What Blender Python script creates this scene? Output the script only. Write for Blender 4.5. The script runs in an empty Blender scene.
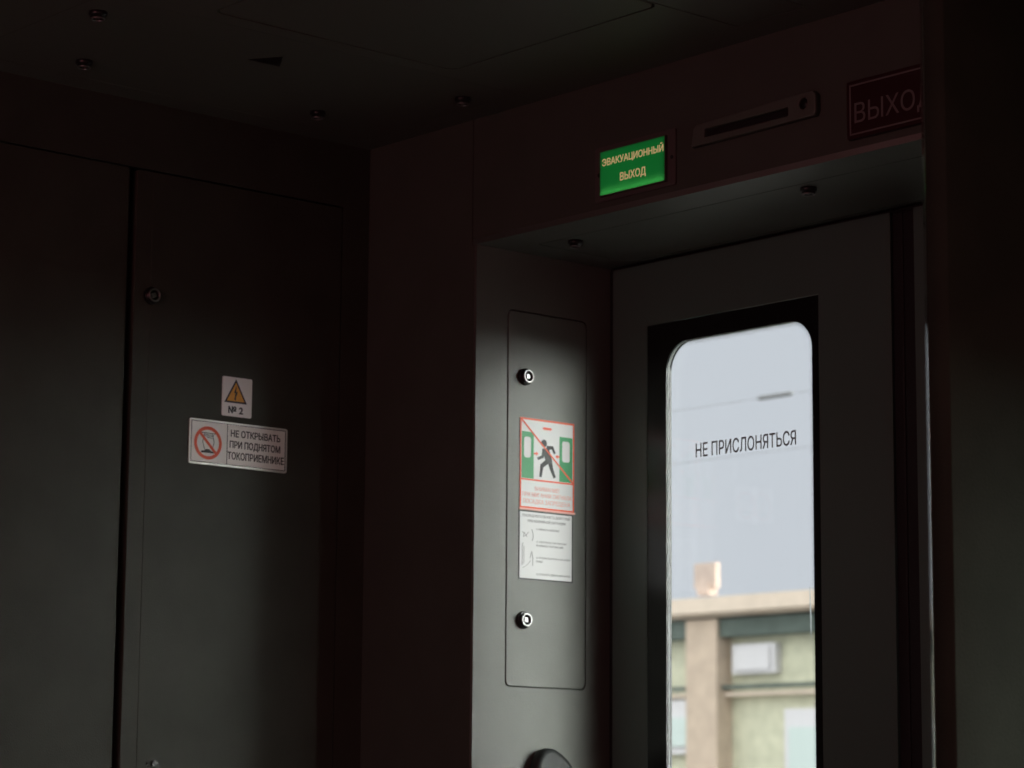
import bpy, bmesh, math
from mathutils import Matrix, Vector
from mathutils.geometry import delaunay_2d_cdt, interpolate_bezier

scene = bpy.context.scene
COL = scene.collection

# ------------------------------------------------------------------ camera
# x runs along the side wall away from the end wall, y points out of the train,
# z is up; the corner of the end wall, side wall and floor is the origin.
YAW, PITCH, ROLL = math.radians(41.161), math.radians(9.098), math.radians(0.451)
fwd = Vector((-math.cos(YAW) * math.cos(PITCH), math.sin(YAW) * math.cos(PITCH), math.sin(PITCH)))
rt = Vector((math.sin(YAW), math.cos(YAW), 0.0))
up = rt.cross(fwd)
rt2 = math.cos(ROLL) * rt + math.sin(ROLL) * up
up2 = -math.sin(ROLL) * rt + math.cos(ROLL) * up
cd = bpy.data.cameras.new('camera')
cam = bpy.data.objects.new('camera', cd)
COL.objects.link(cam)
cam.matrix_world = Matrix(((rt2.x, up2.x, -fwd.x, 3.715), (rt2.y, up2.y, -fwd.y, -2.9),
                           (rt2.z, up2.z, -fwd.z, 1.03), (0, 0, 0, 1)))
cd.sensor_fit = 'HORIZONTAL'
cd.sensor_width = 36.0
cd.lens = 2645.4 / 1024 * 36.0
cd.clip_start = 0.05
cd.clip_end = 400
cd.dof.use_dof = True
cd.dof.focus_distance = 3.85
cd.dof.aperture_fstop = 8.5
scene.camera = cam

# ------------------------------------------------------------------ sky, fill lights, exposure
vs = scene.view_settings
vs.view_transform = 'Standard'
vs.look = 'None'
vs.gamma = 1.0
vs.use_curve_mapping = False
vs.exposure = 0.0
scene.cycles.use_denoising = True
scene.cycles.max_bounces = 12
scene.cycles.diffuse_bounces = 6
scene.cycles.transparent_max_bounces = 24

SKY_LOW, SKY_HIGH = (0.675, 0.715, 0.775), (1.6, 1.68, 1.72)
world = bpy.data.worlds.new('overcast_sky')
scene.world = world
world.use_nodes = True
wt = world.node_tree
wt.nodes.clear()
wo = wt.nodes.new('ShaderNodeOutputWorld')
wb = wt.nodes.new('ShaderNodeBackground')
tc = wt.nodes.new('ShaderNodeTexCoord')
sx = wt.nodes.new('ShaderNodeSeparateXYZ')
cr = wt.nodes.new('ShaderNodeValToRGB')
cr.color_ramp.elements[0].position = 0.20
cr.color_ramp.elements[0].color = (*SKY_LOW, 1)
cr.color_ramp.elements[1].position = 0.75
cr.color_ramp.elements[1].color = (*SKY_HIGH, 1)
wt.links.new(tc.outputs['Generated'], sx.inputs[0])
wt.links.new(sx.outputs['Z'], cr.inputs[0])
# the sun behind thin cloud: a broad brighter patch of sky, low and off to the side the train faces away from
SUN_AZ, SUN_EL, SUN_TIGHT, SUN_GLOW = (0.908, 0.419), math.radians(6), 13.0, 26.0
dt = wt.nodes.new('ShaderNodeVectorMath')
dt.operation = 'DOT_PRODUCT'
dt.inputs[1].default_value = (SUN_AZ[0] * math.cos(SUN_EL), SUN_AZ[1] * math.cos(SUN_EL), math.sin(SUN_EL))
mxm = wt.nodes.new('ShaderNodeMath')
mxm.operation = 'MAXIMUM'
mxm.inputs[1].default_value = 0.0
pwm = wt.nodes.new('ShaderNodeMath')
pwm.operation = 'POWER'
pwm.inputs[1].default_value = SUN_TIGHT
glow = wt.nodes.new('ShaderNodeVectorMath')
glow.operation = 'SCALE'
glow.inputs[0].default_value = (0.97, 1.0, 0.93)
sc_ = wt.nodes.new('ShaderNodeMath')
sc_.operation = 'MULTIPLY'
sc_.inputs[1].default_value = SUN_GLOW
addc = wt.nodes.new('ShaderNodeVectorMath')
addc.operation = 'ADD'
wt.links.new(tc.outputs['Generated'], dt.inputs[0])
wt.links.new(dt.outputs['Value'], mxm.inputs[0])
wt.links.new(mxm.outputs[0], pwm.inputs[0])
wt.links.new(pwm.outputs[0], sc_.inputs[0])
wt.links.new(sc_.outputs[0], glow.inputs['Scale'])
wt.links.new(cr.outputs[0], addc.inputs[0])
wt.links.new(glow.outputs[0], addc.inputs[1])
# and an added bright lobe of sky behind the train, lifting the building front
dt2 = wt.nodes.new('ShaderNodeVectorMath')
dt2.operation = 'DOT_PRODUCT'
dt2.inputs[1].default_value = (-0.25, -0.80, 0.55)
mx2 = wt.nodes.new('ShaderNodeMath')
mx2.operation = 'MAXIMUM'
mx2.inputs[1].default_value = 0.0
pw2 = wt.nodes.new('ShaderNodeMath')
pw2.operation = 'POWER'
pw2.inputs[1].default_value = 2.0
bank = wt.nodes.new('ShaderNodeVectorMath')
bank.operation = 'SCALE'
bank.inputs[0].default_value = (1.8, 1.83, 1.76)
add2 = wt.nodes.new('ShaderNodeVectorMath')
add2.operation = 'ADD'
wt.links.new(tc.outputs['Generated'], dt2.inputs[0])
wt.links.new(dt2.outputs['Value'], mx2.inputs[0])
wt.links.new(mx2.outputs[0], pw2.inputs[0])
wt.links.new(pw2.outputs[0], bank.inputs['Scale'])
wt.links.new(addc.outputs[0], add2.inputs[0])
wt.links.new(bank.outputs[0], add2.inputs[1])
wt.links.new(add2.outputs[0], wb.inputs['Color'])
wb.inputs['Strength'].default_value = 1.0
wt.links.new(wb.outputs[0], wo.inputs[0])


def area(name, loc, rot, sx_, sy_, power, color):
    l = bpy.data.lights.new(name, 'AREA')
    l.shape = 'RECTANGLE'
    l.size, l.size_y, l.energy, l.color = sx_, sy_, power, color
    o = bpy.data.objects.new(name, l)
    o.location, o.rotation_euler = loc, rot
    COL.objects.link(o)
    return o


# added reddish fill from the saloon side, lifting the dark areas
area('saloon_ceiling_lamp', (4.2, -1.6, 2.19), (0, 0, 0), 1.3, 0.5, 26.0, (1.0, 0.42, 0.38))
# and a second added red fill from the opposite wall, for header and end wall
area('opposite_door_lamp', (1.35, -3.02, 1.98), (math.radians(90), 0, 0), 1.0, 0.30, 6.4, (1.0, 0.30, 0.33))


# ------------------------------------------------------------------ materials
def mat(name, color, rough=0.5, metal=0.0, bump=0.0, scale=300.0, spec=0.5, mottling=0.0, emit=None):
    m = bpy.data.materials.new(name)
    m.use_nodes = True
    nt = m.node_tree
    b = nt.nodes['Principled BSDF']
    b.inputs['Base Color'].default_value = (*color, 1)
    b.inputs['Roughness'].default_value = rough
    b.inputs['Metallic'].default_value = metal
    b.inputs['Specular IOR Level'].default_value = spec
    co = nt.nodes.new('ShaderNodeTexCoord')
    if bump:
        n = nt.nodes.new('ShaderNodeTexNoise')
        n.inputs['Scale'].default_value = scale
        n.inputs['Detail'].default_value = 3
        nt.links.new(co.outputs['Object'], n.inputs['Vector'])
        bp = nt.nodes.new('ShaderNodeBump')
        bp.inputs['Strength'].default_value = bump
        bp.inputs['Distance'].default_value = 0.001
        nt.links.new(n.outputs[0], bp.inputs['Height'])
        nt.links.new(bp.outputs[0], b.inputs['Normal'])
    if mottling:
        n2 = nt.nodes.new('ShaderNodeTexNoise')
        n2.inputs['Scale'].default_value = 9
        n2.inputs['Detail'].default_value = 6
        nt.links.new(co.outputs['Object'], n2.inputs['Vector'])
        r = nt.nodes.new('ShaderNodeValToRGB')
        r.color_ramp.elements[0].position, r.color_ramp.elements[1].position = 0.35, 0.65
        r.color_ramp.elements[0].color = (*[c * (1 - mottling) for c in color], 1)
        r.color_ramp.elements[1].color = (*[c * (1 + mottling) for c in color], 1)
        nt.links.new(n2.outputs[0], r.inputs[0])
        nt.links.new(r.outputs[0], b.inputs['Base Color'])
    if emit:
        b.inputs['Emission Color'].default_value = (*emit[0], 1)
        b.inputs['Emission Strength'].default_value = emit[1]
    return m


def glass_mat(name, tint):
    m = bpy.data.materials.new(name)
    m.use_nodes = True
    nt = m.node_tree
    nt.nodes.clear()
    o = nt.nodes.new('ShaderNodeOutputMaterial')
    mx = nt.nodes.new('ShaderNodeMixShader')
    t = nt.nodes.new('ShaderNodeBsdfTransparent')
    g = nt.nodes.new('ShaderNodeBsdfGlossy')
    lw = nt.nodes.new('ShaderNodeLayerWeight')
    pw = nt.nodes.new('ShaderNodeMath')
    ad = nt.nodes.new('ShaderNodeMath')
    t.inputs['Color'].default_value = (*tint, 1)
    g.inputs['Roughness'].default_value = 0.02
    lw.inputs['Blend'].default_value = 0.5
    pw.operation = 'POWER'
    pw.inputs[1].default_value = 5.0
    ad.operation = 'MULTIPLY_ADD'
    ad.inputs[1].default_value = 0.8
    ad.inputs[2].default_value = 0.03
    nt.links.new(lw.outputs['Facing'], pw.inputs[0])
    nt.links.new(pw.outputs[0], ad.inputs[0])
    nt.links.new(ad.outputs[0], mx.inputs[0])
    nt.links.new(t.outputs[0], mx.inputs[1])
    nt.links.new(g.outputs[0], mx.inputs[2])
    nt.links.new(mx.outputs[0], o.inputs[0])
    return m


def translucent_mat(name, color):
    m = bpy.data.materials.new(name)
    m.use_nodes = True
    nt = m.node_tree
    nt.nodes.clear()
    o = nt.nodes.new('ShaderNodeOutputMaterial')
    mx = nt.nodes.new('ShaderNodeMixShader')
    d = nt.nodes.new('ShaderNodeBsdfDiffuse')
    t = nt.nodes.new('ShaderNodeBsdfTranslucent')
    d.inputs['Color'].default_value = (*color, 1)
    t.inputs['Color'].default_value = (*color, 1)
    mx.inputs[0].default_value = 0.7
    nt.links.new(d.outputs[0], mx.inputs[1])
    nt.links.new(t.outputs[0], mx.inputs[2])
    nt.links.new(mx.outputs[0], o.inputs[0])
    return m


def glow_mat(name, color, strength):
    return mat(name, (0.02, 0.02, 0.02), emit=(color, strength))


M = dict(
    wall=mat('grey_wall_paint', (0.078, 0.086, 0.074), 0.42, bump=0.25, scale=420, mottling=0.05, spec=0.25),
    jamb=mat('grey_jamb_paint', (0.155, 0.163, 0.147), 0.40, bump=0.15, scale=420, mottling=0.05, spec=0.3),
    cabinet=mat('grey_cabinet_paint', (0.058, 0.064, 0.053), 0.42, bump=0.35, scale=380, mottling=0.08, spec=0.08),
    ceiling=mat('grey_ceiling_paint', (0.15, 0.16, 0.14), 0.5, bump=0.1, scale=420),
    door=mat('dark_grey_door_paint', (0.092, 0.145, 0.125), 0.40, bump=0.15, scale=420),
    partition=mat('grained_grey_laminate', (0.028, 0.034, 0.026), 0.6, bump=0.6, scale=300, mottling=0.12, spec=0.05),
    recess=mat('black_recess', (0.006, 0.004, 0.004), 0.8),
    rubber=mat('black_rubber', (0.008, 0.005, 0.006), 0.7),
    plastic=mat('black_plastic', (0.008, 0.010, 0.010), 0.55),
    frit=mat('black_glass_print', (0.008, 0.010, 0.010), 0.25),
    spacer=mat('pale_aluminium_spacer', (0.40, 0.42, 0.42), 0.5),
    steel=mat('bright_steel', (0.32, 0.32, 0.32), 0.38, metal=1.0),
    trim=mat('polished_edge_trim', (0.86, 0.88, 0.86), 0.08, metal=1.0),
    housing=mat('black_lock_housing', (0.010, 0.010, 0.010), 0.30),
    glass=glass_mat('clear_glass', (0.985, 0.99, 0.99)),
    white=mat('white_vinyl', (0.68, 0.68, 0.69), 0.45),
    plate=mat('white_sign_plate', (0.88, 0.87, 0.84), 0.4),
    ink=mat('black_ink', (0.012, 0.012, 0.013), 0.5),
    grey_ink=mat('grey_ink', (0.22, 0.22, 0.23), 0.5),
    red=mat('orange_red_ink', (0.80, 0.10, 0.035), 0.5),
    pink=mat('faded_red_ink', (0.82, 0.40, 0.34), 0.5),
    green=mat('green_ink', (0.02, 0.30, 0.10), 0.5),
    yellow=mat('yellow_orange_ink', (0.80, 0.36, 0.03), 0.5),
    silver=mat('silver_sign_rim', (0.62, 0.62, 0.58), 0.4, metal=0.4),
    maroon=mat('dark_red_sign', (0.030, 0.004, 0.006), 0.4),
    dim_letter=mat('grey_sign_letters', (0.16, 0.15, 0.145), 0.5),
    sensor=mat('pale_grey_plastic', (0.10, 0.12, 0.10), 0.45),
    floor=mat('dark_speckled_floor', (0.16, 0.14, 0.13), 0.6, mottling=0.2),
    lining=mat('saloon_lining', (0.34, 0.31, 0.29), 0.6),
    ground=mat('gravel_ground', (0.16, 0.155, 0.14), 0.9, mottling=0.3),
    b_wall=mat('olive_beige_render', (0.56, 0.55, 0.41), 0.9, mottling=0.10),
    b_cornice=mat('beige_cornice_render', (0.64, 0.53, 0.43), 0.9, mottling=0.05),
    b_frieze=mat('dark_green_gutter_paint', (0.075, 0.10, 0.085), 0.7, mottling=0.15),
    b_pilaster=mat('brown_pink_render', (0.52, 0.41, 0.32), 0.9, mottling=0.08),
    b_white=mat('white_window_paint', (0.62, 0.60, 0.61), 0.6),  # window frames; on the small panes it stands for reflected sky
    b_pane=mat('pale_blind_behind_glass', (0.52, 0.60, 0.57), 0.3),  # sky reflected in the panes, put in as a pale colour
    b_roof=mat('grey_roof_felt', (0.16, 0.15, 0.14), 0.9),
    brick=mat('pinkish_chimney_brick', (0.50, 0.39, 0.33), 0.9, mottling=0.1),
    wire=mat('grey_wire', (0.17, 0.17, 0.17), 0.5),
    sign_green=translucent_mat('green_acrylic', (0.10, 0.58, 0.26)),
    sign_letter=translucent_mat('cream_acrylic', (0.95, 0.72, 0.42)),
    sign_box=mat('dark_sign_box', (0.10, 0.09, 0.085), 0.5),
    led=glow_mat('led_strip', (4.2, 1.1, 0.95), 3.0),  # added glow in three strengths, for the sign's brighter bottom edge
    led_mid=glow_mat('led_strip_mid', (4.2, 1.1, 0.95), 1.5),
    led_dim=glow_mat('led_strip_dim', (4.2, 1.1, 0.95), 0.8),
    backlight=glow_mat('sign_backlight', (0.70, 1.0, 0.80), 0.50),
)


# ------------------------------------------------------------------ builders
def tag(o, label, category, group=None):
    o['label'] = label
    o['category'] = category
    if group:
        o['group'] = group
    return o


def empty(name, loc, label, category, group=None):
    o = bpy.data.objects.new(name, None)
    o.empty_display_size = 0.05
    o.location = loc
    COL.objects.link(o)
    return tag(o, label, category, group)


def origin_of(o):
    p = Vector((0, 0, 0))
    while o is not None:
        p += Vector(o.location)
        o = o.parent
    return p


def link(name, me, m, parent=None, loc=None):
    """Link mesh ME (world coordinates) as one object; its origin is its parent's, or LOC."""
    o = bpy.data.objects.new(name, me)
    base = origin_of(parent) if parent is not None else Vector(loc or (0, 0, 0))
    me.transform(Matrix.Translation(-base))
    if m is not None:
        me.materials.clear()
        me.materials.append(m)
    if parent is not None:
        o.parent = parent
    else:
        o.location = base
    COL.objects.link(o)
    return o


def struct(name, me, m, parent=None):
    o = link(name, me, m, parent)
    if parent is None:
        o['kind'] = 'structure'
    return o


def frame(plane, at):
    """Matrix that lays 2D drawings on a wall: (u, v, outward)."""
    if plane == 'E':        # faces +x: u = y, v = z
        c = ((0, 0, 1, at), (1, 0, 0, 0), (0, 1, 0, 0), (0, 0, 0, 1))
    elif plane == 'S':      # faces -y: u = x, v = z
        c = ((1, 0, 0, 0), (0, 0, -1, at), (0, 1, 0, 0), (0, 0, 0, 1))
    else:                   # faces -z: u = x, v = -y
        c = ((1, 0, 0, 0), (0, -1, 0, 0), (0, 0, -1, at), (0, 0, 0, 1))
    return Matrix(c)


def curve_mesh(cu):
    o = bpy.data.objects.new('tmp', cu)
    COL.objects.link(o)
    dg = bpy.context.evaluated_depsgraph_get()
    me = bpy.data.meshes.new_from_object(o.evaluated_get(dg))
    bpy.data.objects.remove(o)
    bpy.data.curves.remove(cu)
    return me


def flat(loops, t, base=0.0, bevel=0.0):
    """Plate of thickness T cut from 2D loops (holes by even-odd), from height BASE up."""
    cu = bpy.data.curves.new('tmp', 'CURVE')
    cu.dimensions = '2D'
    cu.fill_mode = 'BOTH'
    cu.extrude = t / 2 - bevel
    cu.bevel_depth = bevel
    cu.bevel_resolution = 2
    for lp in loops:
        s = cu.splines.new('POLY')
        s.points.add(len(lp) - 1)
        for p, q in zip(s.points, lp):
            p.co = (q[0], q[1], 0, 1)
        s.use_cyclic_u = True
    me = curve_mesh(cu)
    if bevel:
        pass
    me.transform(Matrix.Translation((0, 0, base + t / 2)))
    return me


def rect(u0, v0, u1, v1, r=0.0, n=8):
    if u0 > u1:
        u0, u1 = u1, u0
    if v0 > v1:
        v0, v1 = v1, v0
    if not r:
        return [(u0, v0), (u1, v0), (u1, v1), (u0, v1)]
    out = []
    for cx, cy, a in ((u1 - r, v0 + r, -90), (u1 - r, v1 - r, 0), (u0 + r, v1 - r, 90), (u0 + r, v0 + r, 180)):
        for k in range(n + 1):
            b = math.radians(a + 90 * k / n)
            out.append((cx + r * math.cos(b), cy + r * math.sin(b)))
    return out


def disc(u, v, r, n=32):
    return [(u + r * math.cos(2 * math.pi * k / n), v + r * math.sin(2 * math.pi * k / n)) for k in range(n)]


def stroke(a, b, w0, w1=None):
    w1 = w0 if w1 is None else w1
    dx, dy = b[0] - a[0], b[1] - a[1]
    d = math.hypot(dx, dy) or 1
    nx, ny = -dy / d / 2, dx / d / 2
    return [(a[0] + nx * w0, a[1] + ny * w0), (a[0] - nx * w0, a[1] - ny * w0),
            (b[0] - nx * w1, b[1] - ny * w1), (b[0] + nx * w1, b[1] + ny * w1)]


def join(meshes):
    bm = bmesh.new()
    for me in meshes:
        bm.from_mesh(me)
        bpy.data.meshes.remove(me)
    out = bpy.data.meshes.new('m')
    bm.to_mesh(out)
    bm.free()
    return out


def winding(p, lp):
    w = 0
    x, y = p
    for (x0, y0), (x1, y1) in zip(lp, lp[1:] + lp[:1]):
        if (y0 <= y) != (y1 <= y):
            if (x0 + (y - y0) * (x1 - x0) / (y1 - y0)) > x:
                w += 1 if y1 > y0 else -1
    return w


def ccw(lp):
    a = sum(p[0] * q[1] - q[0] * p[1] for p, q in zip(lp, lp[1:] + lp[:1]))
    return lp if a > 0 else lp[::-1]


def union(loops, t, base, weight=0.0):
    """Overlapping outlines (counter-clockwise solid, clockwise hole) as one clean plate."""
    vs_, es = [], []
    for lp in loops:
        k = len(vs_)
        vs_ += [Vector(p) for p in lp]
        es += [(k + i, k + (i + 1) % len(lp)) for i in range(len(lp))]
    v2, _, f2, _, _, _ = delaunay_2d_cdt(vs_, es, [], 0, 1e-7)
    boxes_ = [(min(p[0] for p in lp), max(p[0] for p in lp), min(p[1] for p in lp), max(p[1] for p in lp)) for lp in loops]
    bm = bmesh.new()
    bv = [bm.verts.new((p[0], p[1], base)) for p in v2]
    for f in f2:
        cx = sum(v2[i][0] for i in f) / len(f)
        cy = sum(v2[i][1] for i in f) / len(f)
        if sum(winding((cx, cy), lp) for lp, b in zip(loops, boxes_) if b[0] <= cx <= b[1] and b[2] <= cy <= b[3]):
            bm.faces.new([bv[i] for i in f])
    bmesh.ops.delete(bm, geom=[v for v in bm.verts if not v.link_faces], context='VERTS')
    bmesh.ops.recalc_face_normals(bm, faces=bm.faces[:])
    if bm.faces and bm.faces[:][0].normal.z < 0:
        bmesh.ops.reverse_faces(bm, faces=bm.faces[:])
    if weight:
        mv = {}
        for e in bm.edges:
            if len(e.link_faces) == 1:
                f = e.link_faces[0]
                d = (e.verts[1].co - e.verts[0].co).normalized()
                n = Vector((d.y, -d.x, 0))
                if n.dot(f.calc_center_median() - e.verts[0].co) > 0:
                    n = -n
                for v in e.verts:
                    mv.setdefault(v, []).append(n)
        for v, ns in mv.items():
            n = sum(ns, Vector()).normalized()
            c = max(0.5, n.dot(ns[0]))
            v.co += n * (weight / c)
    top = bmesh.ops.extrude_face_region(bm, geom=bm.faces[:])
    bmesh.ops.translate(bm, verts=[g for g in top['geom'] if isinstance(g, bmesh.types.BMVert)], vec=(0, 0, t))
    bmesh.ops.recalc_face_normals(bm, faces=bm.faces[:])
    me = bpy.data.meshes.new('m')
    bm.to_mesh(me)
    bm.free()
    return me


def pieces(list_of_loops, t, base):
    """Several overlapping strokes of one print as one mesh."""
    return union([ccw(list(lp)) for lp in list_of_loops], t, base)


def on(plane, at, me):
    me.transform(frame(plane, at))
    return me


CAP_HEIGHT = 0.727            # of the built-in font


def lettering(lines, t, base, weight=0.0):
    """Lines of (string, u0, u1, v0, v1): each squeezed to its own box; one mesh."""
    ms = []
    for s, u0, u1, v0, v1 in lines:
        cu = bpy.data.curves.new('tmp', 'FONT')
        cu.body = s
        o = bpy.data.objects.new('tmp', cu)
        COL.objects.link(o)
        dg = bpy.context.evaluated_depsgraph_get()
        ev = o.evaluated_get(dg)
        out = ev.to_curve(dg)
        loops = []
        for sp in out.splines:
            pts = sp.bezier_points
            lp = []
            for a, b in zip(pts, list(pts[1:]) + [pts[0]]):
                straight = a.handle_right_type == 'VECTOR' and b.handle_left_type == 'VECTOR'
                seg = interpolate_bezier(a.co, a.handle_right, b.handle_left, b.co, 2 if straight else 6)
                lp += [(p.x, p.y) for p in seg[:-1]]
            clean = []
            for p in lp:
                if not clean or math.dist(p, clean[-1]) > 1e-5:
                    clean.append(p)
            if len(clean) > 2:
                loops.append(clean)
        ev.to_curve_clear()
        bpy.data.objects.remove(o)
        bpy.data.curves.remove(cu)
        xs = [p[0] for lp in loops for p in lp]
        lo_, hi_ = min(xs), max(xs)
        cap = CAP_HEIGHT
        fx, fy = (u1 - u0) / (hi_ - lo_), (v1 - v0) / cap
        loops = [[(u0 + (x - lo_) * fx, v0 + y * fy) for x, y in lp] for lp in loops]
        ms.append(union(loops, t, base, weight * fy))
    return join(ms)


def box(lo, hi, bevel=0.0, seg=2):
    bm = bmesh.new()
    bmesh.ops.create_cube(bm, size=1.0)
    for v in bm.verts:
        v.co = [lo[i] + (v.co[i] + 0.5) * (hi[i] - lo[i]) for i in range(3)]
    if bevel:
        bmesh.ops.bevel(bm, geom=bm.edges[:], offset=bevel, segments=seg, affect='EDGES', profile=0.5)
    me = bpy.data.meshes.new('m')
    bm.to_mesh(me)
    bm.free()
    return me


def boxes(*pairs, bevel=0.0):
    return join([box(a, b, bevel) for a, b in pairs])


def lathe(profile, n=32):
    """Solid of revolution about the outward axis; profile of (radius, height), bottom to top."""
    bm = bmesh.new()
    rings = []
    for r, h in profile:
        if r < 1e-6:
            rings.append([bm.verts.new((0, 0, h))])
        else:
            rings.append([bm.verts.new((r * math.cos(2 * math.pi * k / n), r * math.sin(2 * math.pi * k / n), h)) for k in range(n)])
    for a, b in zip(rings, rings[1:]):
        for k in range(n):
            k2 = (k + 1) % n
            if len(a) == 1 and len(b) == 1:
                continue
            if len(a) == 1:
                f = bm.faces.new((a[0], b[k2], b[k])) if False else bm.faces.new((a[0], b[k], b[k2]))
            elif len(b) == 1:
                f = bm.faces.new((a[k], a[k2], b[0]))
            else:
                f = bm.faces.new((a[k], a[k2], b[k2], b[k]))
    bmesh.ops.recalc_face_normals(bm, faces=bm.faces[:])
    me = bpy.data.meshes.new('m')
    bm.to_mesh(me)
    bm.free()
    for p in me.polygons:
        p.use_smooth = abs(p.normal.z) < 0.9 and abs(p.normal.z) > 0.05 or abs(p.normal.z) < 0.05
    return me


def lock(parent, plane, at, u, v, scale=1.0, turn=0.0):
    """Quarter-turn lock: black collar (part) with a steel ring and a square spindle (sub-parts)."""
    F = frame(plane, at) @ Matrix.Translation((u, v, 0)) @ Matrix.Scale(scale, 4) @ Matrix.Rotation(turn, 4, 'Z')
    body = lathe([(0.0, -0.002), (0.0150, -0.002), (0.0150, 0.0050), (0.0140, 0.0065), (0.0122, 0.0070), (0.0116, 0.0112), (0.0086, 0.0112), (0.0086, 0.0065), (0.0, 0.0065)])
    body.transform(F)
    b = link('lock', body, M['housing'], parent)
    ring = lathe([(0.0086, 0.0105), (0.0117, 0.0105), (0.0117, 0.0122), (0.0110, 0.0130), (0.0093, 0.0130), (0.0086, 0.0122), (0.0086, 0.0105)])
    ring.transform(F)
    link('ring', ring, M['steel'], b)
    sp = flat([rect(-0.0035, -0.0035, 0.0035, 0.0035, 0.0006, 2)], 0.0045, 0.0062, 0.0004)
    sp.transform(F)
    link('spindle', sp, M['steel'], b)
    return b


# ------------------------------------------------------------------ setting: train vestibule and saloon
Z_C, Z_S, XJ, XR, YD = 2.2146, 1.9916, 0.303, 1.680, 0.311
X_END, Y_OPP = 5.4, -3.15
struct('floor', box((-0.4, Y_OPP - 0.1, -0.10), (X_END + 0.1, 0.34, 0.0)), M['floor'])

# ceiling: sheets with cut-outs for the hatches, backing above
HA = rect(0.511, 0.232, 0.984, 0.70, 0.018)          # loops on the ceiling are (x, -y)
HB = rect(0.060, 0.060, 0.470, 0.870, 0.006)
HC = rect(0.993, 0.068, 1.131, 0.420, 0.006)


def grow(lp, d):
    u = [p[0] for p in lp]
    v = [p[1] for p in lp]
    return rect(min(u) - d, min(v) - d, max(u) + d, max(v) + d, 0.02 if len(lp) > 4 and lp is HA else 0.007)


ce = join([on('C', Z_C, flat([rect(-0.4, -0.38, X_END + 0.1, 3.25), grow(HA, 0.0045), grow(HB, 0.002), grow(HC, 0.0035)], 0.012, -0.012)),
           box((-0.4, -3.25, Z_C + 0.03), (X_END + 0.1, 0.42, Z_C + 0.10))])
struct('ceiling', ce, M['ceiling'])

# end wall around the cabinet
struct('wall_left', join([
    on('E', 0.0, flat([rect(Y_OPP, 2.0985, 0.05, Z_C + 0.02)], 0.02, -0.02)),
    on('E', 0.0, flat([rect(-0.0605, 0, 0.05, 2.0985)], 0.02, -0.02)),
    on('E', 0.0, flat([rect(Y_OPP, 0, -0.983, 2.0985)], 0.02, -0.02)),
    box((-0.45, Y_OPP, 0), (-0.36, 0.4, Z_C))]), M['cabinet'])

# side wall: left of the doorway, header, right of the doorway, saloon wall with its window
jamb_hole = rect(0.0715, 1.2325, 0.2595, 1.8875, 0.012)
side = [box((-0.4, 0.0, 0.0), (0.2895, 0.42, Z_C)),
        box((0.2895, 0.0, 0.0), (0.2965, 0.42, Z_S)),
        box((0.2885, 0.002, Z_S), (0.2935, 0.42, Z_C)),
        box((0.2925, 0.0, Z_S + 0.010), (1.72, 0.42, Z_C)),
        box((0.2925, 0.312, Z_S), (1.72, 0.42, Z_C)),
        box((XR, 0.0, 0.0), (2.25, 0.42, Z_C)),
        box((2.25, 0.0, 0.0), (X_END, 0.10, 0.75)),
        box((2.25, 0.0, 1.55), (X_END, 0.10, Z_C)),
        box((2.25, 0.0, 0.75), (2.45, 0.10, 1.55)),
        box((3.45, 0.0, 0.75), (X_END, 0.10, 1.55))]
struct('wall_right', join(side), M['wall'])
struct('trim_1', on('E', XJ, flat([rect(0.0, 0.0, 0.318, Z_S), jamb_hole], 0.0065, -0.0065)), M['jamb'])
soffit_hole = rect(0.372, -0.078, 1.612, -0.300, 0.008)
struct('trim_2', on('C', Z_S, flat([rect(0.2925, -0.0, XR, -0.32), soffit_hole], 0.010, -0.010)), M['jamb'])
# draught partition beside the doorway, with a polished chamfer on its far corner; plan drawn as (x, -y)
struct('wall_partition', on('C', 0.0, flat([[(1.750, 0.0), (1.750, 0.5440), (1.7761, 0.5688), (1.8045, 0.5688), (1.806, 0.5673), (1.806, 0.0)]], Z_C, -Z_C)), M['partition'])
link('edge_trim', on('C', 0.0, flat([[(1.7496, 0.5440), (1.7756, 0.5687), (1.7780, 0.5687), (1.7512, 0.5431)]], Z_C - 0.002, -Z_C + 0.001)), M['trim'], bpy.data.objects['wall_partition'])
struct('wall_back', on('S', Y_OPP, flat([rect(-0.4, 0, X_END + 0.1, Z_C), rect(0.60, 0.90, 1.15, 1.60, 0.05)], 0.1, -0.0)), M['lining'])
w2 = struct('window_2', box((0.58, Y_OPP - 0.06, 0.88), (1.17, Y_OPP - 0.054, 1.62)), M['glass'])
struct('wall_saloon', box((X_END, Y_OPP, 0), (X_END + 0.1, 0.1, Z_C)), M['lining'])
w1 = struct('window_1', box((2.45, 0.045, 0.75), (3.45, 0.051, 1.55)), M['glass'])
link('window_frame', on('S', Y_OPP - 0.045, flat([rect(0.58, 0.88, 1.17, 1.62, 0.06), rect(0.63, 0.93, 1.12, 1.57, 0.05)], 0.012)), M['plastic'], w2)
link('window_frame', on('S', 0.0, flat([rect(2.43, 0.73, 3.47, 1.57, 0.06), rect(2.48, 0.78, 3.42, 1.52, 0.05)], 0.012)), M['plastic'], w1)


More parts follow.
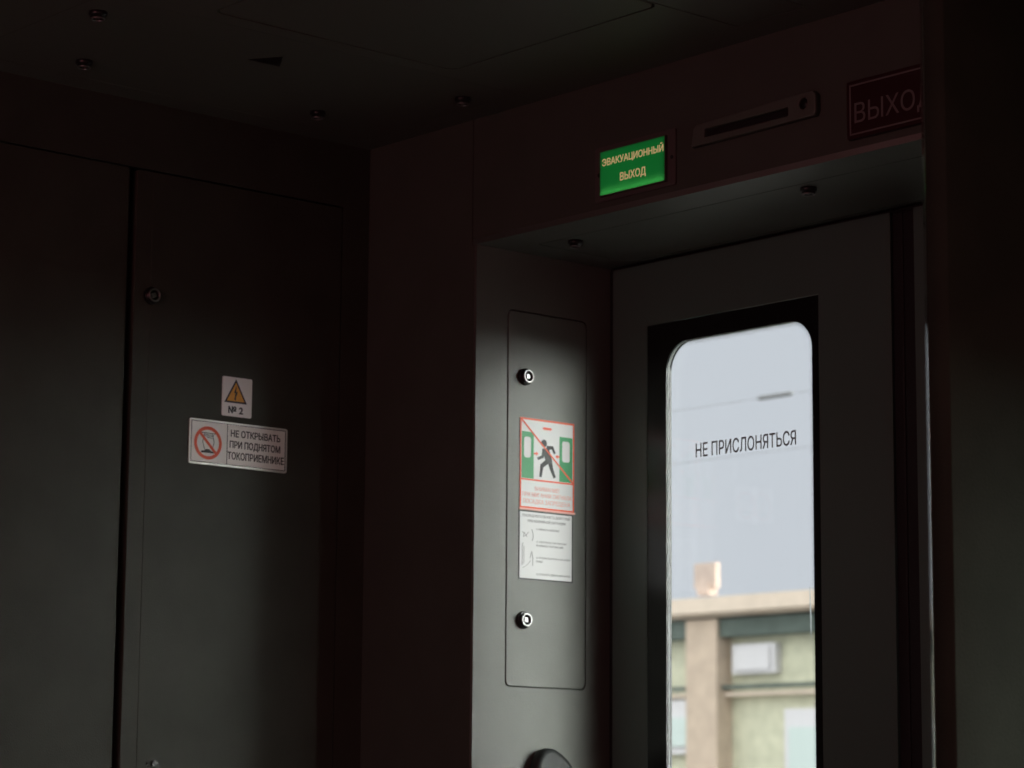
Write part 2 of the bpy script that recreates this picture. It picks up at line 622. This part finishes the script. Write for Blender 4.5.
# ------------------------------------------------------------------ sliding doors
def frit_dots(u0, v0, u1, v1, r, rows=5, step=0.0026):
    """Rows of shrinking printed dots just inside a rounded opening (bottom edge out of view)."""
    bm = bmesh.new()
    for k in range(rows):
        d = 0.0004 + k * 0.0022
        rad = 0.00115 * (1 - 0.17 * k)
        a, b, c, e, q = u0 + d, v0 + d, u1 - d, v1 - d, max(r - d, 0.002)
        path = [((a, v0 + 0.02), (a, e - q)), None, ((a + q, e), (c - q, e)), None, ((c, e - q), (c, v0 + 0.02))]
        pts = []
        for i, sgm in enumerate(path):
            if sgm:
                L = math.dist(*sgm)
                n = max(1, int(L / step))
                pts += [(sgm[0][0] + (sgm[1][0] - sgm[0][0]) * (j + 0.5 * (k % 2)) / n, sgm[0][1] + (sgm[1][1] - sgm[0][1]) * (j + 0.5 * (k % 2)) / n) for j in range(n)]
            else:
                cx, st = (a + q, 180) if i == 1 else (c - q, 90)
                n = max(1, int(q * math.pi / 2 / step))
                pts += [(cx + q * math.cos(math.radians(st - 90 * (j + .5 * (k % 2)) / n)), e - q + q * math.sin(math.radians(st - 90 * (j + .5 * (k % 2)) / n))) for j in range(n)]
        for (u, v) in pts:
            bm.faces.new([bm.verts.new((u + rad * math.cos(t * math.pi / 3), v + rad * math.sin(t * math.pi / 3), 0)) for t in range(6)])
    me = bpy.data.meshes.new('m')
    bm.to_mesh(me)
    bm.free()
    return me


def door(name, x0, x1, wx0, wx1, seal_side):
    """Leaf from X0 to X1, black glazed area from WX0 to WX1."""
    zt, zb, wt_, wb_ = Z_S - 0.006, 0.012, 1.8735, 0.985
    leaf = struct(name, on('S', YD, flat([rect(x0, zb, x1, zt), rect(wx0, wb_, wx1, wt_)], 0.046, -0.046)), M['door'])
    ox0, ox1, ot, ob, r = wx0 + 0.0475, wx1 - 0.0160, wt_ - 0.0375, wb_ + 0.045, 0.050
    fr = on('S', YD, flat([rect(wx0 + 0.001, wb_ + 0.001, wx1 - 0.001, wt_ - 0.001), rect(ox0, ob, ox1, ot, r, 14)], 0.0035, -0.004))
    link('window_border', fr, M['frit'], leaf)
    # outer pane's border: a little narrower opening on the hinge side
    p0 = ox0 - 0.0105
    fo = on('S', YD, flat([rect(wx0 + 0.001, wb_ + 0.001, wx1 - 0.001, wt_ - 0.001), rect(p0 - 0.001, ob, ox1 - 0.020, ot + 0.003, r, 14)], 0.0035, -0.034))
    return leaf, (ox0, ox1, ot, ob, r, wx0, wx1, wb_, wt_), fo


def finish_door(leaf, g, fo, text_at):
    ox0, ox1, ot, ob, r, wx0, wx1, wb_, wt_ = g
    bpy.data.meshes.remove(fo)
    pane = link('inner_pane', box((wx0 + 0.002, YD + 0.005, wb_ + 0.002), (wx1 - 0.002, YD + 0.009, wt_ - 0.002)), M['glass'], leaf)
    outer = link('outer_pane', box((wx0 + 0.002, YD + 0.0282, wb_ + 0.002), (wx1 - 0.002, YD + 0.0322, wt_ - 0.002)), M['glass'], leaf)
    # spacer bar between the panes: pale strip showing just inside the printed border
    hole = rect(ox0 - 0.0148, ob, ox1 + 0.003, ot + 0.004, r + 0.003, 14)
    link('spacer', on('S', YD, flat([rect(ox0 - 0.022, ob - 0.012, ox1 + 0.012, ot + 0.012, r + 0.01, 14), hole], 0.012, -0.023)), M['spacer'], leaf)
    # printed border and sealant at the outer pane
    link('outer_border', on('S', YD, flat([rect(wx0 + 0.002, wb_ + 0.002, wx1 - 0.002, wt_ - 0.002), hole], 0.0046, -0.0278)), M['frit'], leaf)
    dm = frit_dots(ox0, ob, ox1, ot, r)
    link('dotted_edge', on('S', YD + 0.0048, dm), M['frit'], leaf)
    t = on('S', YD + 0.0048, lettering([('НЕ ПРИСЛОНЯТЬСЯ', *text_at)], 0.0006, 0.0, 0.006))
    link('lettering', t, M['grey_ink'], leaf)


L1, g1, fo1 = door('door_1', 0.3165, 0.9675, 0.4037, 0.8107, 1)
finish_door(L1, g1, fo1, (0.5200, 0.7535, 1.6285, 1.6525))
link('edge_seal', boxes(((0.9675, YD + 0.004, 0.012), (0.9900, YD + 0.046, Z_S - 0.006)), bevel=0.003), M['rubber'], L1)
link('rear_seal', boxes(((0.3035, YD + 0.004, 0.012), (0.3165, YD + 0.04, Z_S - 0.004)), bevel=0.002), M['rubber'], L1)
L2, g2, fo2 = door('door_2', 1.0165, 1.6675, 1.1727, 1.5797, -1)
finish_door(L2, g2, fo2, (1.2590, 1.4925, 1.6285, 1.6525))
link('edge_seal', boxes(((0.9905, YD + 0.004, 0.012), (1.0165, YD + 0.046, Z_S - 0.006)), bevel=0.003), M['rubber'], L2)
link('rear_seal', boxes(((1.6675, YD + 0.004, 0.012), (1.6795, YD + 0.04, Z_S - 0.004)), bevel=0.002), M['rubber'], L2)
struct('trim_3', box((0.3035, 0.318, Z_S - 0.0055), (1.6795, 0.352, Z_S - 0.0005)), M['rubber'])

# a pale streak on the glass of the first leaf
def streak_mat():
    m = bpy.data.materials.new('dried_water_streak')
    m.use_nodes = True
    nt = m.node_tree
    nt.nodes.clear()
    o = nt.nodes.new('ShaderNodeOutputMaterial')
    mx = nt.nodes.new('ShaderNodeMixShader')
    t = nt.nodes.new('ShaderNodeBsdfTransparent')
    d = nt.nodes.new('ShaderNodeBsdfTranslucent')
    d.inputs['Color'].default_value = (0.9, 0.95, 0.97, 1)
    mx.inputs[0].default_value = 0.4
    nt.links.new(t.outputs[0], mx.inputs[1])
    nt.links.new(d.outputs[0], mx.inputs[2])
    nt.links.new(mx.outputs[0], o.inputs[0])
    return m


link('water_streak', on('S', YD + 0.0048, flat([[(0.7800, 1.392), (0.7818, 1.390), (0.7835, 1.362), (0.7846, 1.340), (0.7838, 1.318), (0.7822, 1.300), (0.7815, 1.322), (0.7808, 1.345), (0.7800, 1.362)]], 0.0003)), streak_mat(), L1)

# ------------------------------------------------------------------ cabinet in the end wall
cab = empty('electrical_cabinet', (0.0, -0.52, 0.0), 'tall grey two-door cabinet filling the end wall of the vestibule', 'cabinet')
link('body', boxes(((-0.35, -0.982, 0.0), (-0.33, -0.061, 2.098)), ((-0.33, -0.982, 0.0), (-0.03, -0.975, 2.098)),
                   ((-0.33, -0.068, 0.0), (-0.03, -0.061, 2.098)), ((-0.33, -0.975, 2.090), (-0.03, -0.068, 2.098)),
                   ((-0.34, -0.53, 0.0), (-0.026, -0.485, 2.09))), M['recess'], cab)
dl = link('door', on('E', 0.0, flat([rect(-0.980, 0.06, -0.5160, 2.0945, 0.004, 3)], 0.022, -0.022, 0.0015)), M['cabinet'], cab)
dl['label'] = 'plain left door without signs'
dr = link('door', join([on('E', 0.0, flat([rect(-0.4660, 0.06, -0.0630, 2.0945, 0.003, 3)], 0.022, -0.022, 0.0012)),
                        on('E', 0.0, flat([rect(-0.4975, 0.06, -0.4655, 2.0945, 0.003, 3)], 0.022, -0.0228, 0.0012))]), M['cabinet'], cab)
dr['label'] = 'right door carrying the two warning signs'
lock(cab, 'E', 0.0, -0.4655, 1.8805, 1.0, 0.4)
ks = on('E', 0.0, join([flat([[(-0.4475, 1.0995), (-0.439, 1.0985), (-0.433, 1.0985), (-0.4245, 1.0995), (-0.4245, 1.0955), (-0.433, 1.0965), (-0.439, 1.0965), (-0.4475, 1.0955)]], 0.004, 0.0),
                        flat([disc(-0.436, 1.0975, 0.0045, 20)], 0.007, 0.0)]))
link('key_slot', ks, M['housing'], cab)

# ------------------------------------------------------------------ signs on the cabinet
W = 0.0006


def on_wall(name, loc, label):
    return empty(name, loc, label, 'sign')


s = on_wall('high_voltage_sign', (0.0, -0.2822, 1.691), 'small white plate with yellow lightning triangle above number two on cabinet door')
link('plate', on('E', 0.0, flat([rect(-0.3132, 1.6915, -0.2512, 1.7600, 0.003, 3)], 0.0020, 0.0002)), M['plate'], s)
link('triangle_border', on('E', 0.0022, flat([[(-0.3090, 1.7150), (-0.2620, 1.7150), (-0.2855, 1.7565)], [(-0.3042, 1.7180), (-0.2668, 1.7180), (-0.2855, 1.7508)]], W)), M['ink'], s)
link('triangle', on('E', 0.0022, flat([[(-0.3042, 1.7180), (-0.2668, 1.7180), (-0.2855, 1.7508)]], W)), M['yellow'], s)
link('lightning_bolt', on('E', 0.0028, flat([[(-0.2845, 1.7455), (-0.2895, 1.7320), (-0.2862, 1.7330), (-0.2882, 1.7225), (-0.2895, 1.7228), (-0.2868, 1.7190), (-0.2846, 1.7232), (-0.2860, 1.7228), (-0.2818, 1.7352), (-0.2852, 1.7340)]], 0.0004)), M['ink'], s)
link('lettering', on('E', 0.0022, lettering([('№ 2', -0.3000, -0.2700, 1.6970, 1.7085)], W, 0, 0.03)), M['ink'], s)

s = on_wall('no_opening_sign', (0.0, -0.2765, 1.603), 'wide white sign with red prohibition circle and three lines of black words')
link('plate', on('E', 0.0, flat([rect(-0.3795, 1.6030, -0.1740, 1.6800, 0.004, 4)], 0.0025, 0.0002, 0.0006)), M['silver'], s)
link('face', on('E', 0.0027, flat([rect(-0.3755, 1.6068, -0.1785, 1.6765)], 0.0004)), M['plate'], s)
link('border_line', on('E', 0.0031, join([flat([rect(-0.3762, 1.6062, -0.1778, 1.6771), rect(-0.3750, 1.6074, -0.1790, 1.6759)], 0.0003), flat([rect(-0.3022, 1.6070, -0.3010, 1.6764)], 0.0003)])), M['ink'], s)
cu_, cv_, R0, R1 = -0.3415, 1.6402, 0.0285, 0.0228
pant = [stroke((-0.3545, 1.6572), (-0.3240, 1.6572), 0.0013), stroke((-0.3500, 1.6545), (-0.3290, 1.6545), 0.0009), stroke((-0.3490, 1.6522), (-0.3300, 1.6522), 0.0009),
        stroke((-0.3440, 1.6500), (-0.3300, 1.6488), 0.0010), stroke((-0.3525, 1.6420), (-0.3485, 1.6560), 0.0010), stroke((-0.3525, 1.6420), (-0.3480, 1.6285), 0.0010),
        stroke((-0.3285, 1.6420), (-0.3320, 1.6555), 0.0010), stroke((-0.3285, 1.6420), (-0.3330, 1.6285), 0.0010)]
link('pantograph_drawing', on('E', 0.0031, pieces(pant, 0.0003, 0)), M['ink'], s)
link('base_drawing', on('E', 0.0031, flat([[(-0.3560, 1.6232), (-0.3270, 1.6232), (-0.3290, 1.6262), (-0.3345, 1.6268), (-0.3385, 1.6295), (-0.3450, 1.6295), (-0.3490, 1.6268), (-0.3540, 1.6262)]], 0.0003)), M['ink'], s)
a45 = math.radians(135)
link('prohibition_circle', on('E', 0.0034, union([disc(cu_, cv_, R0, 48), disc(cu_, cv_, R1, 48)[::-1],
     ccw(stroke((cu_ + 0.0255 * math.cos(a45), cv_ + 0.0255 * math.sin(a45)), (cu_ - 0.0255 * math.cos(a45), cv_ - 0.0255 * math.sin(a45)), 0.0048))], 0.0003, 0)), M['red'], s)
link('lettering', on('E', 0.0031, lettering([('НЕ ОТКРЫВАТЬ', -0.2940, -0.1895, 1.6560, 1.6675), ('ПРИ ПОДНЯТОМ', -0.2960, -0.1892, 1.6368, 1.6485), ('ТОКОПРИЕМНИКЕ', -0.3000, -0.1812, 1.6170, 1.6292)], 0.0003, 0, 0.02)), M['ink'], s)

for q in ('high_voltage_sign', 'no_opening_sign'):
    bpy.data.objects[q].location += Vector((0, -0.0022, 0.0006))

# ------------------------------------------------------------------ jamb: access panel, stickers, handle
ap = empty('access_panel', (XJ, 0.1655, 1.2345), 'tall grey access panel with rounded corners and two locks in the door jamb', 'panel')
link('panel', on('E', XJ, flat([rect(0.0748, 1.2358, 0.2562, 1.8842, 0.0095)], 0.0065, -0.0060, 0.0012)), M['jamb'], ap)
lock(ap, 'E', XJ, 0.1115, 1.7712, 1.0, 0.15)
lock(ap, 'E', XJ, 0.1108, 1.3482, 1.0, -0.1)

XS = XJ + 0.0008
s = empty('no_boarding_sticker', (XJ, 0.165, 1.541), 'red bordered sticker with running figure between green train doors on jamb panel', 'sticker')
u0, u1, v0, v1, vd = 0.1012, 0.2285, 1.5410, 1.7000, 1.5930
link('paper', on('E', XS, flat([rect(u0, v0, u1, v1)], 0.0005)), M['white'], s)
XB = XS + 0.0005


def fu(x):
    return u0 + 0.0025 + x * (u1 - u0 - 0.005)


def fv(y):
    return v1 - 0.0030 - y * (v1 - vd - 0.0045)


link('red_frame', on('E', XB, join([flat([rect(u0, v0, u1, v1), rect(u0 + 0.0032, v0 + 0.0042, u1 - 0.0032, v1 - 0.0032)], 0.0003), flat([rect(u0 + 0.003, vd - 0.002, u1 - 0.003, vd + 0.0008)], 0.0003)])), M['red'], s)
link('ledge', on('E', XB, flat([rect(u0 - 0.002, v0 - 0.0022, u1 + 0.0015, v0 + 0.0012, 0.0010, 3)], 0.0022, 0)), M['pink'], s)
for a, b, top in ((0.015, 0.24, 0.205), (0.735, 0.985, 0.225)):
    gw = (0.055, 0.19) if a < 0.5 else (0.785, 0.935)
    link('green_door', on('E', XB, flat([[(fu(a), fv(1.0)), (fu(b), fv(1.0)), (fu(b), fv(top)), (fu(a), fv(top))], rect(fu(gw[0]), fv(0.65 if a < .5 else 0.655), fu(gw[1]), fv(0.295), 0.005, 5)], 0.0003)), M['green'], s)
man = [disc(fu(0.438), fv(0.372), 0.0066, 20), stroke((fu(0.462), fv(0.455)), (fu(0.545), fv(0.70)), 0.0165, 0.0140),
       stroke((fu(0.440), fv(0.47)), (fu(0.410), fv(0.615)), 0.0068, 0.0055), stroke((fu(0.420), fv(0.60)), (fu(0.315), fv(0.650)), 0.0056, 0.0045),
       stroke((fu(0.490), fv(0.445)), (fu(0.600), fv(0.430)), 0.0072, 0.0060), stroke((fu(0.588), fv(0.415)), (fu(0.645), fv(0.530)), 0.0060, 0.0045),
       stroke((fu(0.520), fv(0.66)), (fu(0.398), fv(0.765)), 0.0095, 0.0075), stroke((fu(0.402), fv(0.735)), (fu(0.372), fv(0.955)), 0.0075, 0.0055),
       stroke((fu(0.545), fv(0.66)), (fu(0.588), fv(0.820)), 0.0100, 0.0075), stroke((fu(0.580), fv(0.79)), (fu(0.645), fv(0.945)), 0.0075, 0.0055)]
link('running_figure', on('E', XB, pieces(man, 0.0003, 0)), M['ink'], s)
marks = [[(fu(0.245), fv(0.580)), (fu(0.29), fv(0.580)), (fu(0.29), fv(0.60)), (fu(0.33), fv(0.565)), (fu(0.29), fv(0.53)), (fu(0.29), fv(0.550)), (fu(0.245), fv(0.550))],
         [(fu(0.735), fv(0.590)), (fu(0.70), fv(0.590)), (fu(0.70), fv(0.61)), (fu(0.655), fv(0.575)), (fu(0.70), fv(0.54)), (fu(0.70), fv(0.560)), (fu(0.735), fv(0.560))],
         [(fu(0.43), fv(0.095)), (fu(0.565), fv(0.095)), (fu(0.59), fv(0.118)), (fu(0.565), fv(0.140)), (fu(0.43), fv(0.140)), (fu(0.405), fv(0.118))]]
for mk in marks:
    link('red_mark', on('E', XB, flat([mk], 0.0003)), M['red'], s)
link('diagonal_bar', on('E', XB + 0.0003, flat([stroke((u0 + 0.002, v1 - 0.002), (u1 - 0.003, vd + 0.001), 0.0030)], 0.0003)), M['red'], s)
link('lettering', on('E', XB, lettering([('ВНИМАНИЕ!', 0.1365, 0.1935, 1.5740, 1.5815), ('ПРИ МИГАНИИ СИГНАЛА', 0.1075, 0.2225, 1.5630, 1.5705), ('ПОСАДКА ЗАПРЕЩЕНА', 0.1095, 0.2195, 1.5510, 1.5590)], 0.0003, 0, 0.0)), M['pink'], s)

s = empty('instruction_sticker', (XJ, 0.1628, 1.419), 'white sheet of small grey instructions below the red bordered sticker', 'sticker')
q0, q1, r0, r1 = 0.1000, 0.2258, 1.4185, 1.5372
link('paper', on('E', XS, flat([rect(q0, r0, q1, r1)], 0.0005)), M['white'], s)
link('dark_frame', on('E', XB, flat([rect(q0, r0, q1, r1), rect(q0 + 0.0022, r0 + 0.0022, q1 - 0.0020, r1 - 0.0012)], 0.0003)), M['ink'], s)
link('lettering', on('E', XB, lettering([
    ('ПОСЛЕДОВАТЕЛЬНОСТЬ ДЕЙСТВИЙ', q0 + 0.008, q1 - 0.007, 1.5275, 1.5320), ('ПРИ АВАРИЙНОЙ СИТУАЦИИ', q0 + 0.020, q1 - 0.017, 1.5185, 1.5228),
    ('1. НАЖАТЬ КНОПКУ', q0 + 0.041, q0 + 0.094, 1.5055, 1.5090),
    ('2. ПЕРЕВЕСТИ РЫЧАГ', q0 + 0.041, q0 + 0.112, 1.4835, 1.4868), ('В НИЖНЕЕ ПОЛОЖЕНИЕ', q0 + 0.041, q0 + 0.104, 1.4770, 1.4803),
    ('3. ОТКРЫТЬ РУЧКУ НА СЕБЯ', q0 + 0.041, q0 + 0.119, 1.4560, 1.4593), ('ВНИЗ', q0 + 0.041, q0 + 0.055, 1.4495, 1.4528),
    ('4. ОТКРЫТЬ ДВЕРЬ ВРУЧНУЮ', q0 + 0.041, q0 + 0.120, 1.4275, 1.4310)], 0.0003, 0, 0.0)), M['grey_ink'], s)


def poly_line(pts, w):
    return [stroke(a, b, w) for a, b in zip(pts, pts[1:])]


dw = poly_line([(q0 + .008, 1.5010), (q0 + .012, 1.4975), (q0 + .010, 1.4920), (q0 + .016, 1.4950), (q0 + .023, 1.5010)], 0.0008)
dw += poly_line([(q0 + .012, 1.5000), (q0 + .018, 1.4930)], 0.0008)
dw += poly_line([(q0 + .030, 1.5060), (q0 + .033, 1.4990), (q0 + .033, 1.4920), (q0 + .031, 1.4860)], 0.0009)
dw += poly_line([(q0 + .008, 1.4430), (q0 + .008, 1.4800), (q0 + .011, 1.4810)], 0.0009)
dw += poly_line([(q0 + .012, 1.4760), (q0 + .012, 1.4460)], 0.0007)
dw += poly_line([(q0 + .026, 1.4560), (q0 + .030, 1.4680), (q0 + .033, 1.4560), (q0 + .032, 1.4430)], 0.0009)
dw += poly_line([(q0 + .009, 1.4380), (q0 + .020, 1.4440), (q0 + .028, 1.4520)], 0.0006)
link('lever_drawing', on('E', XB, pieces(dw, 0.0003, 0)), M['grey_ink'], s)

# black grab handle: fat rounded moulding, steep on one side, sloping on the other
gh = empty('grab_handle', (XJ, 0.178, 0.62), 'black rounded plastic grab handle on the jamb below the access panel', 'handle')
prof = [(0.130, 0.62), (0.222, 0.62), (0.222, 1.050), (0.217, 1.072), (0.207, 1.090), (0.194, 1.104), (0.180, 1.114), (0.167, 1.1205), (0.156, 1.1220), (0.146, 1.1185), (0.138, 1.110), (0.133, 1.096), (0.130, 1.078)]
link('moulding', on('E', XJ, flat([prof], 0.026, 0.0, 0.009)), M['plastic'], gh)
link('base_plate', on('E', XJ, flat([rect(0.126, 0.60, 0.237, 0.66, 0.01)], 0.004, 0.0)), M['steel'], gh)

# ------------------------------------------------------------------ header: signs and sensor
s = empty('exit_sign', (0.69, 0.0, 2.024), 'lit green emergency exit sign with cream words above the doorway', 'sign')
a0, a1, b0, b1 = 0.6234, 0.7735, 2.0207, 2.0935
link('back_plate', on('S', 0.0, flat([rect(0.605, 2.012, 0.793, 2.104, 0.003, 3)], 0.003, 0.0)), M['sign_box'], s)
link('housing', on('S', -0.003, flat([rect(a0 - 0.0015, b0 - 0.0015, a1 + 0.0015, b1 + 0.0015), rect(a0, b0, a1, b1)], 0.0055)), M['sign_box'], s)
link('backlight', on('S', -0.0032, flat([rect(a0, b0, a1, b1)], 0.0006)), M['backlight'], s)
for z0, z1, m in ((0.0003, 0.0030, 'led'), (0.0048, 0.0068, 'led_mid'), (0.0095, 0.0110, 'led_dim')):  # strips added inside the box so the glow fades upwards in steps
    link('led_strip', box((a0 + 0.001, -0.0045, b0 + z0), (a1 - 0.001, -0.0039, b0 + z1)), M[m], s)
link('face', on('S', -0.0070, flat([rect(a0, b0, a1, b1)], 0.0020)), M['sign_green'], s)
ltr = [('ЭВАКУАЦИОННЫЙ', a0 + 0.0055, a1 - 0.0020, 2.0690, 2.0805), ('ВЫХОД', 0.6715, 0.7310, 2.0380, 2.0510)]
link('lettering', on('S', -0.0091, lettering(ltr, 0.0004, 0, 0.012)), glow_mat('cream_lit_letters', (0.78, 0.52, 0.24), 0.56), s)
for x, z in ((0.6140, 2.058), (0.7840, 2.058)):
    me = lathe([(0.0, 0.0), (0.0035, 0.0), (0.0035, 0.0008), (0.002, 0.0018), (0.0, 0.0018)], 12)
    me.transform(frame('S', -0.003) @ Matrix.Translation((x, z, 0)))
    link('screw', me, M['housing'], s)

s = empty('exit_sign', (1.26, 0.0, 2.014), 'unlit dark red exit sign with pale letters, half hidden by the partition', 'sign')
link('panel', on('S', 0.0, flat([rect(1.1615, 2.0140, 1.3735, 2.1010, 0.002, 2)], 0.009, 0.0, 0.001)), M['maroon'], s)
link('border_line', on('S', -0.009, flat([rect(1.1665, 2.0190, 1.3685, 2.0960), rect(1.1690, 2.0215, 1.3660, 2.0935)], 0.0004)), M['dim_letter'], s)
link('lettering', on('S', -0.009, lettering([('ВЫХОД', 1.1760, 1.3260, 2.0365, 2.0670)], 0.0005, 0, 0.0)), M['dim_letter'], s)

s = empty('door_sensor', (0.967, 0.0, 2.066), 'pale grey slotted unit with a round dark eye between the exit signs', 'sensor')
outl = [(0.8385, 2.0640), (1.0960, 2.0660), (1.0990, 2.0720), (1.0990, 2.0960), (1.0940, 2.1010), (1.0450, 2.1010), (0.8480, 2.0950), (0.8430, 2.0900)]
slot = rect(0.8640, 2.0715, 1.0460, 2.0885, 0.004, 4)
link('housing', on('S', 0.0, flat([outl, slot, disc(1.0755, 2.0865, 0.0105, 24)], 0.012, 0.0, 0.002)), M['sensor'], s)
link('slot', on('S', 0.0, flat([slot], 0.003, 0.0)), M['recess'], s)
eye = lathe([(0.0, 0.0), (0.0104, 0.0), (0.0104, 0.006), (0.006, 0.0095), (0.0, 0.0108)], 24)
eye.transform(frame('S', 0.0) @ Matrix.Translation((1.0755, 2.0865, 0)))
link('eye', eye, M['housing'], s)

# ------------------------------------------------------------------ soffit and ceiling hatches
s = empty('soffit_panel', (0.99, 0.19, Z_S), 'long grey cover panel with two locks in the underside over the doorway', 'panel')
link('panel', on('C', Z_S, flat([rect(0.3748, -0.0808, 1.6092, -0.2972, 0.006)], 0.006, -0.006, 0.001)), M['jamb'], s)
for x in (0.4385, 0.9770, 1.5155):
    lock(s, 'C', Z_S, x, -0.107, 0.9, 0.3)

s = empty('ceiling_hatch', (0.265, -0.465, Z_C), 'ceiling panel with four dark locks beside the end wall', 'hatch')
link('panel', on('C', Z_C, flat([HB], 0.008, -0.008, 0.001)), M['ceiling'], s)
for x, y in ((0.388, -0.830), (0.1448, -0.7015), (0.1483, -0.2325), (0.3888, -0.1075)):
    lock(s, 'C', Z_C, x, -y, 0.95, 0.5)
tag(link('ceiling_hatch', on('C', Z_C, flat([HA], 0.008, -0.008, 0.001)), M['ceiling'], loc=(0.733, -0.466, Z_C)),
    'plain rounded ceiling panel without locks, in the middle of the ceiling', 'hatch')
tag(link('ceiling_hatch', on('C', Z_C, flat([HC], 0.008, -0.008, 0.001)), M['ceiling'], loc=(1.06, -0.244, Z_C)),
    'narrow ceiling strip panel over the sensor unit above the doorway', 'hatch')
tag(link('triangle_sticker', on('C', Z_C, flat([[(0.334, 0.5120), (0.334, 0.4505), (0.383, 0.4805)]], 0.0006, 0.0001)), M['ink'], loc=(0.35, -0.48, Z_C)),
    'small black triangle sticker on the ceiling panel with four locks', 'sticker')

# ------------------------------------------------------------------ outside
struct('ground', box((-60, 0.9, -1.40), (60, 90, -1.30)), M['ground'])
b = empty('station_building', (-11.0, 12.0, -1.3), 'low beige trackside building with cornice and chimney outside the window', 'building')
link('wall', box((-19.0, 12.12, -1.3), (-4.0, 18.0, 2.50)), M['b_wall'], b)
link('cornice', join([box((-19.3, 11.86, 2.545), (-3.7, 18.3, 2.665)), box((-19.2, 11.93, 2.52), (-3.8, 18.2, 2.545))]), M['b_cornice'], b)
link('gutter_band', box((-19.05, 11.98, 2.36), (-3.95, 12.12, 2.50)), M['b_frieze'], b)
link('roof', box((-19.2, 12.4, 2.665), (-3.8, 18.2, 2.70)), M['b_roof'], b)
for x in (-17.6, -14.3, -11.0, -7.7, -4.4):
    link('pilaster', boxes(((x - 0.16, 11.95, -1.3), (x + 0.18, 12.12, 2.50))), M['b_pilaster'], b)
for x in (-11.0, -6.5):
    c = link('chimney', boxes(((x - 0.085, 12.0, 2.70), (x + 0.045, 12.10, 2.80))), M['brick'], b)
    link('chimney_cap', boxes(((x - 0.135, 12.02, 2.755), (x + 0.105, 12.07, 2.955)), ), M['brick'], c)
link('string_course', boxes(((-19.0, 12.03, 1.90), (-4.0, 12.12, 1.93))), M['b_cornice'], b)
link('rail', boxes(((-19.0, 12.00, 1.955), (-4.0, 12.05, 1.985))), M['b_frieze'], b)
for x0 in (-17.35, -14.05, -10.75, -7.45):
    w = link('window', boxes(((x0, 12.05, 2.07), (x0 + 0.46, 12.13, 2.30))), M['b_white'], b)
    link('pane', boxes(((x0 + 0.05, 12.03, 2.10), (x0 + 0.41, 12.06, 2.27))), M['b_white'], w)  # white pane colour imitates the sky's reflection
for x0, x1, z0, z1 in ((-12.3, -11.18, 1.46, 1.885), (-15.6, -14.48, 1.46, 1.885), (-10.20, -9.2, 0.6, 1.79), (-13.5, -12.5, 0.6, 1.79), (-8.7, -7.88, 1.46, 1.885), (-6.9, -5.9, 0.6, 1.79)):
    w = link('window', boxes(((x0, 12.05, z0), (x1, 12.13, z1))), M['b_white'], b)
    link('pane', boxes(((x0 + 0.06, 12.03, z0 + 0.06), (x1 - 0.06, 12.06, z1 - 0.14))), M['b_pane'], w)


def cable(name, z, label, sag=0.0):
    cu = bpy.data.curves.new('tmp', 'CURVE')
    cu.dimensions = '3D'
    cu.bevel_depth = 0.0011
    s_ = cu.splines.new('POLY')
    s_.points.add(24)
    for i, p in enumerate(s_.points):
        t = i / 24
        p.co = (-24 + 40 * t, 6.0, z + sag * ((2 * t - 1) ** 2), 1)
    o = link(name, curve_mesh(cu), M['wire'], loc=(-4.5, 6.0, z))
    return tag(o, label, 'wire')


w = cable('overhead_wire', 2.925, 'upper thin overhead wire with a grey insulator outside the door window')
ins = lathe([(0.0, -0.11), (0.006, -0.11), (0.011, -0.095), (0.011, 0.095), (0.006, 0.11), (0.0, 0.11)], 16)
ins.transform(Matrix.Translation((-4.61, 6.0, 2.926)) @ Matrix.Rotation(math.radians(90), 4, 'Y'))
link('insulator', ins, M['wire'], w)
cable('overhead_wire', 2.668, 'lower thin overhead wire crossing behind the window words')
